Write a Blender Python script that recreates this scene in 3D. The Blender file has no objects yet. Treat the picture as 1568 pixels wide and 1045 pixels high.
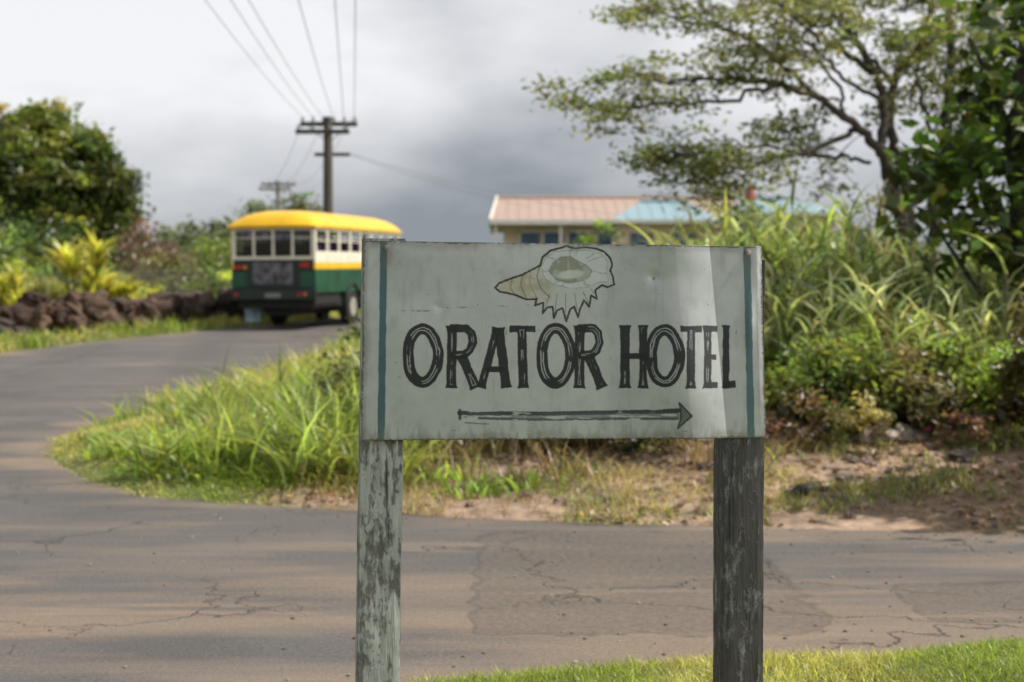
import bpy, bmesh, math, numpy as np
from mathutils import Vector, Matrix
rng=np.random.default_rng(7)
F=2178.0; EYE=1.6
def at(px,py,d):
    return np.array([(px-784)/F*d, d, EYE-(py-470)/F*d])
# ---------------------------------------------------------------- helpers
def vnoise(x,y,s,seed=0):
    g=np.random.default_rng(seed).random((64,64))
    x=np.asarray(x,float)/s+1000; y=np.asarray(y,float)/s+1000
    xi=np.floor(x).astype(int); yi=np.floor(y).astype(int)
    fx=x-xi; fy=y-yi; fx=fx*fx*(3-2*fx); fy=fy*fy*(3-2*fy)
    a=g[xi%64,yi%64];b=g[(xi+1)%64,yi%64];c=g[xi%64,(yi+1)%64];d=g[(xi+1)%64,(yi+1)%64]
    return (a*(1-fx)+b*fx)*(1-fy)+(c*(1-fx)+d*fx)*fy
def fbm(x,y,s,seed=0,o=4):
    r=0;a=.5;t=0
    for i in range(o):
        r=r+a*vnoise(x,y,s/2**i,seed+i);t+=a;a*=.5
    return r/t
def sst(x,a,b):
    t=np.clip((x-a)/(b-a),0,1);return t*t*(3-2*t)
class MB:
    def __init__(s): s.v=[];s.c=[];s.q=[];s.t=[];s.n=0
    def add(s,v,f,c):
        v=np.asarray(v,float).reshape(-1,3);f=np.asarray(f,int)
        c=np.asarray(c,float)
        if c.ndim==1:c=np.tile(c,(len(v),1))
        s.v.append(v);s.c.append(c)
        (s.q if f.shape[1]==4 else s.t).append(f+s.n);s.n+=len(v)
    def make(s,name,mat,smooth=False,parent=None,bevel=0):
        v=np.concatenate(s.v);c=np.concatenate(s.c)
        q=np.concatenate(s.q) if s.q else np.zeros((0,4),int)
        t=np.concatenate(s.t) if s.t else np.zeros((0,3),int)
        m=bpy.data.meshes.new(name)
        m.vertices.add(len(v));m.vertices.foreach_set('co',v.astype('f').ravel())
        loops=np.concatenate([q.ravel(),t.ravel()]).astype('i')
        m.loops.add(len(loops));m.loops.foreach_set('vertex_index',loops)
        n=len(q)+len(t);m.polygons.add(n)
        st=np.concatenate([np.arange(len(q))*4,len(q)*4+np.arange(len(t))*3]).astype('i')
        m.polygons.foreach_set('loop_start',st)
        m.polygons.foreach_set('use_smooth',np.full(n,smooth,dtype=bool))
        m.update(calc_edges=True)
        a=m.color_attributes.new('Col','FLOAT_COLOR','POINT')
        a.data.foreach_set('color',np.hstack([c,np.ones((len(c),1))]).astype('f').ravel())
        for mm in (mat if isinstance(mat,list) else [mat]): m.materials.append(mm)
        ob=bpy.data.objects.new(name,m);bpy.context.scene.collection.objects.link(ob)
        if parent: ob.parent=parent
        if bevel:
            b=ob.modifiers.new('b','BEVEL');b.width=bevel;b.segments=2;b.limit_method='ANGLE'
        return ob
def empty(name,loc=(0,0,0),rot=(0,0,0)):
    e=bpy.data.objects.new(name,None);e.location=loc;e.rotation_euler=rot
    bpy.context.scene.collection.objects.link(e);return e
BF=[[0,3,2,1],[4,5,6,7],[0,1,5,4],[1,2,6,5],[2,3,7,6],[3,0,4,7]]
def box(mb,x0,x1,y0,y1,z0,z1,c=(1,1,1)):
    mb.add([[x0,y0,z0],[x1,y0,z0],[x1,y1,z0],[x0,y1,z0],[x0,y0,z1],[x1,y0,z1],[x1,y1,z1],[x0,y1,z1]],BF,c)
def tube(mb,P,R,c,n=7,cap=True):
    P=np.asarray(P,float);R=np.broadcast_to(np.asarray(R,float),(len(P),))
    T=np.gradient(P,axis=0);T/=np.linalg.norm(T,axis=1)[:,None]+1e-9
    ref=np.array([0,0,1.]) if abs(T[:,2]).mean()<.8 else np.array([1.,0,0])
    A=np.cross(T,ref);A/=np.linalg.norm(A,axis=1)[:,None]+1e-9;B=np.cross(T,A)
    th=np.arange(n)*2*np.pi/n
    V=P[:,None]+R[:,None,None]*(A[:,None]*np.cos(th)[None,:,None]+B[:,None]*np.sin(th)[None,:,None])
    m=len(P);f=[]
    for i in range(m-1):
        for j in range(n):
            k=(j+1)%n;f.append([i*n+j,i*n+k,(i+1)*n+k,(i+1)*n+j])
    V=V.reshape(-1,3);mb.add(V,f,c)
    if cap:
        for e,idx in ((0,0),(m-1,(m-1)*n)):
            mb.add(np.vstack([V[idx:idx+n],P[e]]),[[j,(j+1)%n,n] for j in range(n)],c)
def spline(P,k=6):
    P=np.asarray(P,float);Q=[]
    for i in range(len(P)-1):
        a=P[max(i-1,0)];b=P[i];c=P[i+1];d=P[min(i+2,len(P)-1)]
        for t in np.arange(k)/k:
            Q.append(.5*(2*b+(c-a)*t+(2*a-5*b+4*c-d)*t*t+(3*b-a-3*c+d)*t**3))
    Q.append(P[-1]);return np.array(Q)
def leaves(mb,C,L,W,col,up=.4):
    N=len(C);n=rng.normal(size=(N,3));n[:,2]=abs(n[:,2])+up;n/=np.linalg.norm(n,axis=1)[:,None]
    t=np.cross(n,rng.normal(size=(N,3)));t/=np.linalg.norm(t,axis=1)[:,None]+1e-9;s=np.cross(n,t)
    k=rng.uniform(.6,1.35,(N,1));L=L*k/2;W=W*k/2
    V=np.stack([C-t*L,C+s*W+n*W*.25,C+t*L,C-s*W+n*W*.25],1)
    mb.add(V.reshape(-1,3),np.arange(N*4).reshape(-1,4),np.repeat(col,4,0))
def jit(col,N,v=.25):
    c=np.tile(np.asarray(col,float),(N,1))*rng.lognormal(0,v,(N,1))
    c*=rng.normal(1,.08,(N,3));return np.clip(c,.003,1)
def crown(mb,cen,rad,ncl,nl,clr,L,W,col,shell=.45,lo=-.5,var=.3):
    cen=np.asarray(cen,float);rad=np.asarray(rad,float)
    d=rng.normal(size=(ncl*3,3));d/=np.linalg.norm(d,axis=1)[:,None];d=d[d[:,2]>lo][:ncl]
    r=rng.random(len(d))**shell
    cc=cen+d*rad*r[:,None]
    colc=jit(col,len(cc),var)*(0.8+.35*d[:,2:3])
    P=np.repeat(cc,nl,0)+rng.normal(size=(len(cc)*nl,3))*clr*np.array([1,1,.65])*np.repeat(rng.uniform(.6,1.3,len(cc)),nl)[:,None]*.6
    leaves(mb,P,L,W,np.repeat(colc,nl,0)*rng.lognormal(0,.18,(len(P),1)))
def blades(mb,P,h,w,lean,col,segs=3,az=None,droop=.35):
    N=len(P);h=np.broadcast_to(h,(N,));w=np.broadcast_to(w,(N,));lean=np.broadcast_to(lean,(N,))
    az=rng.uniform(0,2*np.pi,N) if az is None else az
    D=np.stack([np.cos(az),np.sin(az),np.zeros(N)],1)
    ps=az+np.pi/2+rng.normal(0,.7,N);S=np.stack([np.cos(ps),np.sin(ps),np.zeros(N)],1)
    V=[]
    for i in range(segs+1):
        t=i/segs
        c=P+D*(h*lean*(t*.35+.65*t*t))[:,None];c=c.copy();c[:,2]+=h*(t-droop*lean*t*t)
        ww=(w*.5*(1-t**1.6)*(0.6+1.2*t*(1-t)*1.5))[:,None]
        V+= [c-S*ww,c+S*ww]
    V=np.stack(V,1);K=2*(segs+1)
    f=np.array([[2*i,2*i+1,2*i+3,2*i+2] for i in range(segs)])
    f=(np.arange(N)[:,None,None]*K+f[None]).reshape(-1,4)
    mb.add(V.reshape(-1,3),f,np.repeat(col,K,0))
# ---------------------------------------------------------------- materials
def mat(name):
    m=bpy.data.materials.new(name);m.use_nodes=True;nt=m.node_tree
    return m,nt,nt.nodes['Principled BSDF']
def N(nt,t,**k):
    n=nt.nodes.new(t)
    for a,b in k.items():setattr(n,a,b)
    return n
def plain(name,col,rough=.6,var=.25,scale=3,metal=0,bump=0,stretch=(1,1,1)):
    m,nt,p=mat(name);tc=N(nt,'ShaderNodeTexCoord');mp=N(nt,'ShaderNodeMapping');mp.inputs['Scale'].default_value=stretch
    no=N(nt,'ShaderNodeTexNoise');no.inputs['Scale'].default_value=scale;no.inputs['Detail'].default_value=6
    nt.links.new(tc.outputs['Object'],mp.inputs[0]);nt.links.new(mp.outputs[0],no.inputs['Vector'])
    r=N(nt,'ShaderNodeValToRGB');r.color_ramp.elements[0].position=.3;r.color_ramp.elements[1].position=.7
    r.color_ramp.elements[0].color=(*[c*(1-var) for c in col],1);r.color_ramp.elements[1].color=(*[min(1,c*(1+var)) for c in col],1)
    nt.links.new(no.outputs['Fac'],r.inputs[0]);nt.links.new(r.outputs[0],p.inputs['Base Color'])
    p.inputs['Roughness'].default_value=rough;p.inputs['Metallic'].default_value=metal
    if bump:
        b=N(nt,'ShaderNodeBump');b.inputs['Strength'].default_value=bump;b.inputs['Distance'].default_value=.02
        nt.links.new(no.outputs['Fac'],b.inputs['Height']);nt.links.new(b.outputs[0],p.inputs['Normal'])
    return m
def vcol(name,rough=.6,trans=0,nvar=.25,nscale=8,bump=0):
    m,nt,p=mat(name);a=N(nt,'ShaderNodeAttribute',attribute_name='Col')
    tc=N(nt,'ShaderNodeTexCoord');no=N(nt,'ShaderNodeTexNoise');no.inputs['Scale'].default_value=nscale;no.inputs['Detail'].default_value=5
    nt.links.new(tc.outputs['Object'],no.inputs['Vector'])
    mr=N(nt,'ShaderNodeMapRange');mr.inputs[1].default_value=.3;mr.inputs[2].default_value=.7;mr.inputs[3].default_value=1-nvar;mr.inputs[4].default_value=1+nvar
    nt.links.new(no.outputs['Fac'],mr.inputs[0])
    vm=N(nt,'ShaderNodeVectorMath',operation='SCALE');nt.links.new(a.outputs['Color'],vm.inputs[0]);nt.links.new(mr.outputs[0],vm.inputs['Scale'])
    nt.links.new(vm.outputs[0],p.inputs['Base Color']);p.inputs['Roughness'].default_value=rough
    if bump:
        b=N(nt,'ShaderNodeBump');b.inputs['Strength'].default_value=bump;b.inputs['Distance'].default_value=.03
        nt.links.new(no.outputs['Fac'],b.inputs['Height']);nt.links.new(b.outputs[0],p.inputs['Normal'])
    if trans:
        tr=N(nt,'ShaderNodeBsdfTranslucent');vm2=N(nt,'ShaderNodeVectorMath',operation='MULTIPLY');vm2.inputs[1].default_value=(1.8,1.75,.9)
        nt.links.new(vm.outputs[0],vm2.inputs[0]);nt.links.new(vm2.outputs[0],tr.inputs[0])
        mx=N(nt,'ShaderNodeMixShader');mx.inputs[0].default_value=trans
        nt.links.new(p.outputs[0],mx.inputs[1]);nt.links.new(tr.outputs[0],mx.inputs[2])
        nt.links.new(mx.outputs[0],nt.nodes['Material Output'].inputs[0])
    return m
M_leaf=vcol('foliage',.38,.40,.15,3)
M_grass=vcol('grass_blades',.38,.43,.15,2)
M_bark=vcol('bark',.9,0,.3,12,.4)
M_rock=vcol('lava_rock',.9,0,.45,7,.8)
M_soil=vcol('soil',.95,0,.35,9,.8)
# ---------------------------------------------------------------- world / light
sc=bpy.context.scene
sc.view_settings.view_transform='Standard';sc.view_settings.look='None';sc.view_settings.exposure=0
sdir=Vector((.60,.05,.80)).normalized()
el=math.asin(sdir.z);az=math.atan2(sdir.x,sdir.y)
w=bpy.data.worlds.new('World');sc.world=w;w.use_nodes=True;nt=w.node_tree
bg=nt.nodes['Background'];bg.inputs[1].default_value=.1
sky=N(nt,'ShaderNodeTexSky');sky.sky_type='NISHITA';sky.sun_disc=False;sky.sun_elevation=el;sky.sun_rotation=az
tc=N(nt,'ShaderNodeTexCoord');sep=N(nt,'ShaderNodeSeparateXYZ');nt.links.new(tc.outputs['Generated'],sep.inputs[0])
def wnoise(scale,det,rough,loc,st):
    mp=N(nt,'ShaderNodeMapping');mp.inputs['Scale'].default_value=st;mp.inputs['Location'].default_value=loc;nt.links.new(tc.outputs['Generated'],mp.inputs[0])
    no=N(nt,'ShaderNodeTexNoise');no.inputs['Scale'].default_value=scale;no.inputs['Detail'].default_value=det;no.inputs['Roughness'].default_value=rough
    nt.links.new(mp.outputs[0],no.inputs['Vector']);return no.outputs['Fac']
def math_(op,a,b=None,cl=False):
    n=N(nt,'ShaderNodeMath',operation=op);n.use_clamp=cl
    for i,v in enumerate((a,b)):
        if v is None:continue
        if isinstance(v,(int,float)):n.inputs[i].default_value=v
        else:nt.links.new(v,n.inputs[i])
    return n.outputs[0]
def zramp(a,b_):
    mr=N(nt,'ShaderNodeMapRange',interpolation_type='SMOOTHSTEP');mr.inputs[1].default_value=a;mr.inputs[2].default_value=b_;nt.links.new(sep.outputs['Z'],mr.inputs[0]);return mr.outputs[0]
def blobv(v,lo,hi):
    v=Vector(v).normalized()
    d=N(nt,'ShaderNodeVectorMath',operation='DOT_PRODUCT');nt.links.new(tc.outputs['Generated'],d.inputs[0]);d.inputs[1].default_value=v
    r=N(nt,'ShaderNodeMapRange',interpolation_type='SMOOTHSTEP');r.inputs[1].default_value=lo;r.inputs[2].default_value=hi;nt.links.new(d.outputs['Value'],r.inputs[0]);return r.outputs[0]
def blob(px,py,lo,hi): return blobv(((px-784)/F,1,(470-py)/F),lo,hi)
b=math_('MULTIPLY',zramp(.05,.20),.52)
b=math_('ADD',b,.20)
b=math_('ADD',b,math_('MULTIPLY',math_('SUBTRACT',wnoise(3.4,4,.45,(3.1,.4,.7),(1,1,2.6)),.5),.65))
b=math_('ADD',b,math_('MULTIPLY',math_('SUBTRACT',wnoise(8,5,.5,(1.3,2.4,.2),(1,1,2.4)),.5),.95))
b=math_('ADD',b,math_('MULTIPLY',blob(80,20,.970,1),.36))
b=math_('ADD',b,math_('MULTIPLY',blob(560,150,.9965,1),.28))
b=math_('ADD',b,math_('MULTIPLY',blob(1300,80,.988,1),.30))
b=math_('ADD',b,math_('MULTIPLY',blob(760,260,.988,1),-.10))
b=math_('SUBTRACT',b,math_('MULTIPLY',zramp(.3,.6),.40),True)
cr=N(nt,'ShaderNodeMix',data_type='RGBA');cr.inputs[6].default_value=(2.75,3.0,3.4,1);cr.inputs[7].default_value=(9.5,9.5,9.7,1);nt.links.new(b,cr.inputs[0])
sb=N(nt,'ShaderNodeMix',data_type='RGBA',blend_type='ADD');nt.links.new(blobv((.86,-.45,.12),.89,.99),sb.inputs[0]);nt.links.new(cr.outputs[2],sb.inputs[6]);sb.inputs[7].default_value=(38,36,34,1)  # bright sky patch added behind camera right, to light the sign's crease
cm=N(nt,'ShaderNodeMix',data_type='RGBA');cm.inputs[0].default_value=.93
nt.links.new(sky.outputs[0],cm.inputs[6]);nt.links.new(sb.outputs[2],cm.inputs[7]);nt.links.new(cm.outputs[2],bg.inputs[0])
sl=bpy.data.lights.new('sun','SUN');sl.energy=5.0;sl.angle=math.radians(.6);sl.color=(1,.94,.84)
so=bpy.data.objects.new('sun',sl);so.rotation_euler=sdir.to_track_quat('Z','Y').to_euler();so.location=(20,3,40);sc.collection.objects.link(so)
# ---------------------------------------------------------------- camera
cd=bpy.data.cameras.new('camera');cam=bpy.data.objects.new('camera',cd);sc.collection.objects.link(cam);sc.camera=cam
cam.location=(0,0,EYE);cam.rotation_euler=(math.radians(90)-math.atan(52.5/F),0,0)
cd.sensor_width=36;cd.lens=F/1568*36;cd.clip_end=5000;cd.clip_start=.05
cd.dof.use_dof=True;cd.dof.focus_distance=4.28;cd.dof.aperture_fstop=3.0
# ---------------------------------------------------------------- terrain
POLY=np.array([(-45,-3),(-10,2.5),(-3,4.3),(-1.2,5.4),(-.26,6.06),(.33,6.25),(1.23,6.45),(2.41,6.7),(6,7.2),(45,10),
 (45,13.5),(8,9.85),(3.59,9.96),(1.95,10.2),(.55,10.45),(-.47,10.8),(-1.75,11.3),(-2.97,11.9),(-3.83,12.9),(-4.6,14.2),(-5.05,15.4),(-5.2,16.8),
 (-4.75,19.3),(-3.95,22.5),(-3.7,26.5),(-3.4,33),(-1,40),(5,50),(12,60),
 (7,62),(0,51),(-5,41),(-6.95,34.3),(-8.6,31),(-9.9,27.5),(-14,22.5),(-45,9)],float)
def sdist(x,y):
    x=np.asarray(x,float);y=np.asarray(y,float);d=np.full(x.shape,1e9);ins=np.zeros(x.shape,bool)
    for i in range(len(POLY)):
        ax,ay=POLY[i];bx,by=POLY[(i+1)%len(POLY)];ex,ey=bx-ax,by-ay
        t=np.clip(((x-ax)*ex+(y-ay)*ey)/(ex*ex+ey*ey),0,1)
        d=np.minimum(d,np.hypot(x-ax-t*ex,y-ay-t*ey))
        c=((ay>y)!=(by>y))&(x<(bx-ax)*(y-ay)/(by-ay+1e-12)+ax);ins^=c
    return np.where(ins,-d,d)+.34*(fbm(x,y,.8,5,4)-.5)
def hr(y): 
    ys=[-3000,13,16,20,26,34,40,50,80,200,2000];zs=[0,0,.09,.30,.62,1.05,1.25,1.5,1.9,2.6,6]
    return (np.interp(y-1,ys,zs)+np.interp(y,ys,zs)+np.interp(y+1,ys,zs))/3
def T(x,y,s=None):
    if s is None:s=sdist(x,y)
    z=hr(y)+np.where(s<0,np.maximum(s*.3,-.12),np.minimum(s*.16,.05))
    z=z+sst(s,0,4.5)*.38*sst(y,9,11)*sst(x,-6,-4)*(1-sst(y,60,100))+sst(s,0,.8)*.10*(fbm(x,y,.9,9,3)-.5)*2
    return z
def T1(x,y): return float(T(np.array([x]),np.array([y]))[0])
def axis(a,b,st,lim,neg):
    c=np.arange(a,b,st);o=[c[-1]];s=st
    while o[-1]<lim: s*=1.25;o.append(o[-1]+s)
    p=[c[0]];s=st
    while p[-1]>neg: s*=1.25;p.append(p[-1]-s)
    return np.concatenate([p[:0:-1],c,o[1:]])
ax=axis(-12,9,.11,1800,-1800);ay=axis(4,36,.13,2500,-200)
def grid(name,xs,ys,zf,cf,m,keep=None):
    X,Y=np.meshgrid(xs,ys,indexing='ij');S=sdist(X,Y);Z=zf(X,Y,S);mb=MB()
    nx,ny=X.shape;I=np.arange(nx*ny).reshape(nx,ny)
    f=np.stack([I[:-1,:-1],I[1:,:-1],I[1:,1:],I[:-1,1:]],-1)
    if keep is not None:
        k=S<keep;k=k[:-1,:-1]|k[1:,1:]|k[1:,:-1]|k[:-1,1:];f=f[k]
    mb.add(np.stack([X,Y,Z],-1).reshape(-1,3),f.reshape(-1,4),cf(X,Y,S).reshape(-1,3));return mb.make(name,m,True)
def gcol(X,Y,S):
    n=fbm(X,Y,1.6,21)[...,None];n2=fbm(X,Y,.35,31,3)[...,None]
    brown=np.array([.29,.205,.145])*(.40+1.1*n2);green=np.array([.10,.12,.03])*(.5+n2)
    bank=(sst(X,-2.6,-1.2)*sst(Y,9,10)*(1-sst(Y,17,22)))[...,None]
    g=np.clip(bank*(1.3-sst(n,.6,.8)*.8),0,1)
    return brown*g+green*(1-g)
grid('ground',ax,ay,T,gcol,M_soil)
m,nt,p=mat('asphalt')
tc=N(nt,'ShaderNodeTexCoord')
def noise(sc_,det=5,scale=(1,1,1),rough=.5,loc=(0,0,0)):
    mp=N(nt,'ShaderNodeMapping');mp.inputs['Scale'].default_value=scale;mp.inputs['Location'].default_value=loc;nt.links.new(tc.outputs['Object'],mp.inputs[0])
    n=N(nt,'ShaderNodeTexNoise');n.inputs['Scale'].default_value=sc_;n.inputs['Detail'].default_value=det;n.inputs['Roughness'].default_value=rough
    nt.links.new(mp.outputs[0],n.inputs['Vector']);return n.outputs['Fac']
def ramp(v,a,b,c0=(0,0,0),c1=(1,1,1)):
    r=N(nt,'ShaderNodeValToRGB');r.color_ramp.elements[0].position=a;r.color_ramp.elements[1].position=b
    r.color_ramp.elements[0].color=(*c0,1);r.color_ramp.elements[1].color=(*c1,1);nt.links.new(v,r.inputs[0]);return r.outputs[0]
def mix(f,a,b,bt='MIX'):
    n=N(nt,'ShaderNodeMix',data_type='RGBA',blend_type=bt)
    for i,v in ((0,f),(6,a),(7,b)):
        if isinstance(v,(int,float)):n.inputs[i].default_value=v
        elif isinstance(v,tuple):n.inputs[i].default_value=(*v,1)
        else:nt.links.new(v,n.inputs[i])
    return n.outputs[2]
at_=N(nt,'ShaderNodeAttribute',attribute_name='Col')
base=ramp(noise(38,4,rough=.8),.36,.66,(.065,.061,.059),(.195,.182,.172))
base=mix(math_('MULTIPLY',ramp(noise(1.3,5,(1,.7,1)),.35,.65),.65),base,(.13,.122,.118))
base=mix(math_('MULTIPLY',ramp(noise(.45,7,(1,.8,1),.65,(12,3,0)),.50,.58),.35),base,(.075,.07,.068))
sp=N(nt,'ShaderNodeSeparateColor');nt.links.new(at_.outputs['Color'],sp.inputs[0])
dn=math_('ADD',noise(1.0,8,(.26,1.3,1),.62),math_('MULTIPLY',math_('SUBTRACT',sp.outputs[0],.5),.42))
dust=ramp(dn,.44,.64)
gr=ramp(noise(30,5,rough=.8,loc=(3,0,0)),.38,.60)
df=math_('MULTIPLY',dust,math_('ADD',math_('MULTIPLY',gr,.5),.42))
col=mix(df,base,(.32,.235,.165))
dd=ramp(noise(.9,6,(.4,1.6,1),.6,(9,4,0)),.5,.62)
col=mix(math_('MULTIPLY',dd,.35),col,(.25,.205,.17))
pr=math_('ADD',sp.outputs[2],math_('MULTIPLY',math_('SUBTRACT',noise(2.5,6,rough=.6,loc=(1,8,0)),.5),.9))
prf=ramp(pr,.48,.53);col=mix(math_('MULTIPLY',prf,.6),col,ramp(noise(24,4,rough=.8,loc=(5,5,0)),.38,.66,(.075,.065,.057),(.24,.20,.16)))
pre=math_('MULTIPLY',ramp(pr,.44,.49),math_('SUBTRACT',1.0,ramp(pr,.50,.56)));col=mix(math_('MULTIPLY',pre,.4),col,(.04,.036,.032))
sl_=ramp(noise(1.4,6,(.22,1.6,1),.62,(2,7,0)),.57,.68);nearm=ramp(sp.outputs[0],.35,.5);col=mix(math_('MULTIPLY',math_('MULTIPLY',sl_,nearm),.65),col,(.38,.28,.195))
vo=N(nt,'ShaderNodeTexVoronoi',feature='DISTANCE_TO_EDGE');vo.inputs['Scale'].default_value=.62
va=N(nt,'ShaderNodeVectorMath',operation='ADD');nt.links.new(tc.outputs['Object'],va.inputs[0])
nn=N(nt,'ShaderNodeTexNoise');nn.inputs['Scale'].default_value=4;nn.inputs['Detail'].default_value=8;nt.links.new(tc.outputs['Object'],nn.inputs['Vector'])
vs=N(nt,'ShaderNodeVectorMath',operation='SCALE');nt.links.new(nn.outputs['Color'],vs.inputs[0]);vs.inputs['Scale'].default_value=.6;nt.links.new(vs.outputs[0],va.inputs[1])
nt.links.new(va.outputs[0],vo.inputs['Vector'])
cr_=ramp(vo.outputs['Distance'],.002,.011,(1,1,1),(0,0,0))
cf_=math_('MULTIPLY',cr_,ramp(noise(.5,2,loc=(5,1,0)),.45,.6));col=mix(math_('MULTIPLY',cf_,.7),col,(.05,.045,.04))
col=mix(sp.outputs[1],col,(.06,.057,.058))
nt.links.new(col,p.inputs['Base Color']);p.inputs['Roughness'].default_value=.85
bp=N(nt,'ShaderNodeBump');bp.inputs['Strength'].default_value=.9;bp.inputs['Distance'].default_value=.02
nt.links.new(math_('SUBTRACT',noise(55,4,rough=.8),cf_),bp.inputs['Height']);nt.links.new(bp.outputs[0],p.inputs['Normal'])
M_road=m
def rcol(X,Y,S):
    near=(1-sst(Y,7.5,11))*.42+.38*sst(S,-.9,0)+ .25*fbm(X,Y,2.5,41)
    tr=sst(Y,13,18)*np.clip(np.sin((X+.12*Y+.8)*2.6)*.5+.1,0,1)*.8*fbm(X,Y,3,51)
    pat=sst(X,-.5,0)*(1-sst(X,1.4,1.9))*sst(Y,6.6,7.1)*(1-sst(Y,9.9,10.4))
    pat=np.maximum(pat,sst(X,1.9,2.3)*sst(Y,7.0,7.3)*(1-sst(Y,8.0,8.5)))
    return np.stack([np.clip(near+.10,0,1),np.clip(tr,0,1),pat*.8],-1)
rx=ax[(ax>-48)&(ax<48)];ry=ay[(ay>-8)&(ay<66)]
grid('road',rx,ry,lambda X,Y,S:hr(Y),rcol,M_road,.9)
bm=bmesh.new();bmesh.ops.create_icosphere(bm,subdivisions=1,radius=1);ic1=np.array([v.co[:] for v in bm.verts]);if1=np.array([[v.index for v in f.verts] for f in bm.faces]);bm.free()
mb=MB()
for i in range(1500):
    y=rng.uniform(5.5,11);x=rng.uniform(-4.5,4.8);s=float(sdist(x,y))
    if s>.1 or rng.random()>(.12+math.exp(s*2.2)): continue
    r=rng.uniform(.004,.014);mb.add(ic1*np.array([r,r*rng.uniform(.6,1.2),r*.6])*rng.uniform(.8,1.2,(len(ic1),1))+[x,y,r*.3],if1,jit((.21,.18,.145),1,.4)[0])
mb.make('gravel',M_rock)
# ---------------------------------------------------------------- sign
sign=empty('hotel_sign')
def inpoly(X,Y,P):
    P=np.asarray(P,float);ins=np.zeros(X.shape,bool)
    for i in range(len(P)):
        ax_,ay_=P[i];bx,by=P[(i+1)%len(P)]
        ins^=((ay_>Y)!=(by>Y))&(X<(bx-ax_)*(Y-ay_)/(by-ay_+1e-12)+ax_)
    return ins
def pl(X,Y,P,closed=False):
    P=np.asarray(P,float);d=np.full(X.shape,1e9)
    for i in range(len(P)-(0 if closed else 1)):
        a=P[i];b=P[(i+1)%len(P)];e=b-a
        t=np.clip(((X-a[0])*e[0]+(Y-a[1])*e[1])/(e@e+1e-9),0,1)
        d=np.minimum(d,np.hypot(X-a[0]-t*e[0],Y-a[1]-t*e[1]))
    return d
nu,nv=900,450
U,V_=np.meshgrid(np.linspace(0,1,nu),np.linspace(0,1,nv),indexing='ij')
PX=(557*(1-V_)+553*V_)*(1-U)+(1166*(1-V_)+1174*V_)*U
PY=(369*(1-V_)+675*V_)*(1-U)+(378*(1-V_)+671*V_)*U
DD=4.2+.2*U
Pw=np.stack([(PX-784)/F*DD,DD,EYE-(PY-470)/F*DD],-1)
nrm=np.array([math.sin(.168),-math.cos(.168),0])
disp=.0028*(fbm(PX,PY,170,61,2)-.5)*2
xe=1086+(PY-378)*.095
xb=PX-xe
disp+= .022*np.where(xb<-56,np.exp(-((xb+56)/62)**2),np.where(xb<0,(1-((xb+56)/56)**1.35),0))*(.55+.45*sst(PY,400,560)*(1-.4*sst(PY,600,670))+.2*(1-sst(PY,378,430)))
disp+= .004*np.exp(-((PX-1148)/9)**2)*np.exp(-((PY-490)/40)**2)
disp+= .0035*np.exp(-((PX-640)/40)**2)*(1-sst(PY,380,470))
disp+= -.004*np.exp(-((PX-1000)**2+(PY-425)**2)/9**2)
disp+= -.0012*np.exp(-((PX-672)**2+(PY-470)**2)/7**2)
disp+= -.004*sst(U,.985,1)*(fbm(PX,PY,30,63)) -.003*(1-sst(U,0,.012))*fbm(PX,PY,40,64)
Pw=Pw+nrm*disp[...,None]
nz=fbm(PX,PY,40,71,5);nf=fbm(PX,PY,3.2,72,3)
C=np.array([.385,.41,.41])*(.92+.16*nz[...,None])
def paint(mask,col,op=1.0):
    global C
    m_=(np.clip(mask,0,1)*op)[...,None];C=C*(1-m_)+np.asarray(col)*m_
paint(sst(fbm(PX,PY/2.2,14,75,4),.6,.85),(.27,.27,.25),.35)
paint(sst(fbm(PX*1.5,PY/5,9,76,4),.62,.8),(.25,.25,.22),.25)
wob=(vnoise(PX,PY,12,80)-.5)*2.4+(nf-.5)*1.8
sp_=588-5*V_;paint(1-sst(abs(PX-sp_)+wob*.5,4.8,6.2),(.03,.10,.11),.95)
sp_=1143+8*V_;paint(1-sst(abs(PX-sp_)+wob*.5,4.8,6.2),(.03,.10,.11),.9)
BLK=(.007,.010,.012)
def stroke(P,wd,inline=True,closed=False,flat=False):
    P=np.asarray(P,float);x0,y0=P.min(0)-16;x1,y1=P.max(0)+16
    sel=(PX>x0)&(PX<x1)&(PY>y0)&(PY<y1)
    d=np.full(PX.shape,99.)
    if flat:
        a,b_=P[0],P[-1];e=b_-a;Ln=np.hypot(*e);e=e/Ln
        tx=(PX[sel]-a[0])*e[0]+(PY[sel]-a[1])*e[1];ty=abs(-(PX[sel]-a[0])*e[1]+(PY[sel]-a[1])*e[0])
        end=np.minimum(tx,Ln-tx);fl=1+(.26 if Ln>40 else .08)*np.exp(-np.clip(end+3,0,99)/3.5)
        d[sel]=np.maximum(ty/fl,wd-(end+5.0))
    else: d[sel]=pl(PX[sel],PY[sel],P,closed)
    d=d+wob*.6
    paint(1-sst(d,wd-.8,wd+.6),BLK,.98)
    if inline and wd>5.5:
        sd_=int(P[0,0])%50+90
        off=abs(d-wd*.22*(vnoise(PX,PY,30,sd_+7)*1.8))
        br=sst(fbm(PX/1.3,PY,17,sd_,3),.45,.62)
        paint((1-sst(off,.3,1.0))*br,(.30,.33,.33),.75)
        if closed: paint((1-sst(abs(d-wd*.2),.4,1.2))*sst(fbm(PX,PY,22,sd_+3,3),.42,.52),(.33,.36,.36),.8)
def ell(cx,cy,rx,ry,n=40):
    t=np.linspace(0,2*np.pi,n,endpoint=False);return np.stack([cx+rx*np.cos(t)*(1+.04*np.cos(3*t)),cy+ry*np.sin(t)],1)
LET=[]
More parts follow.
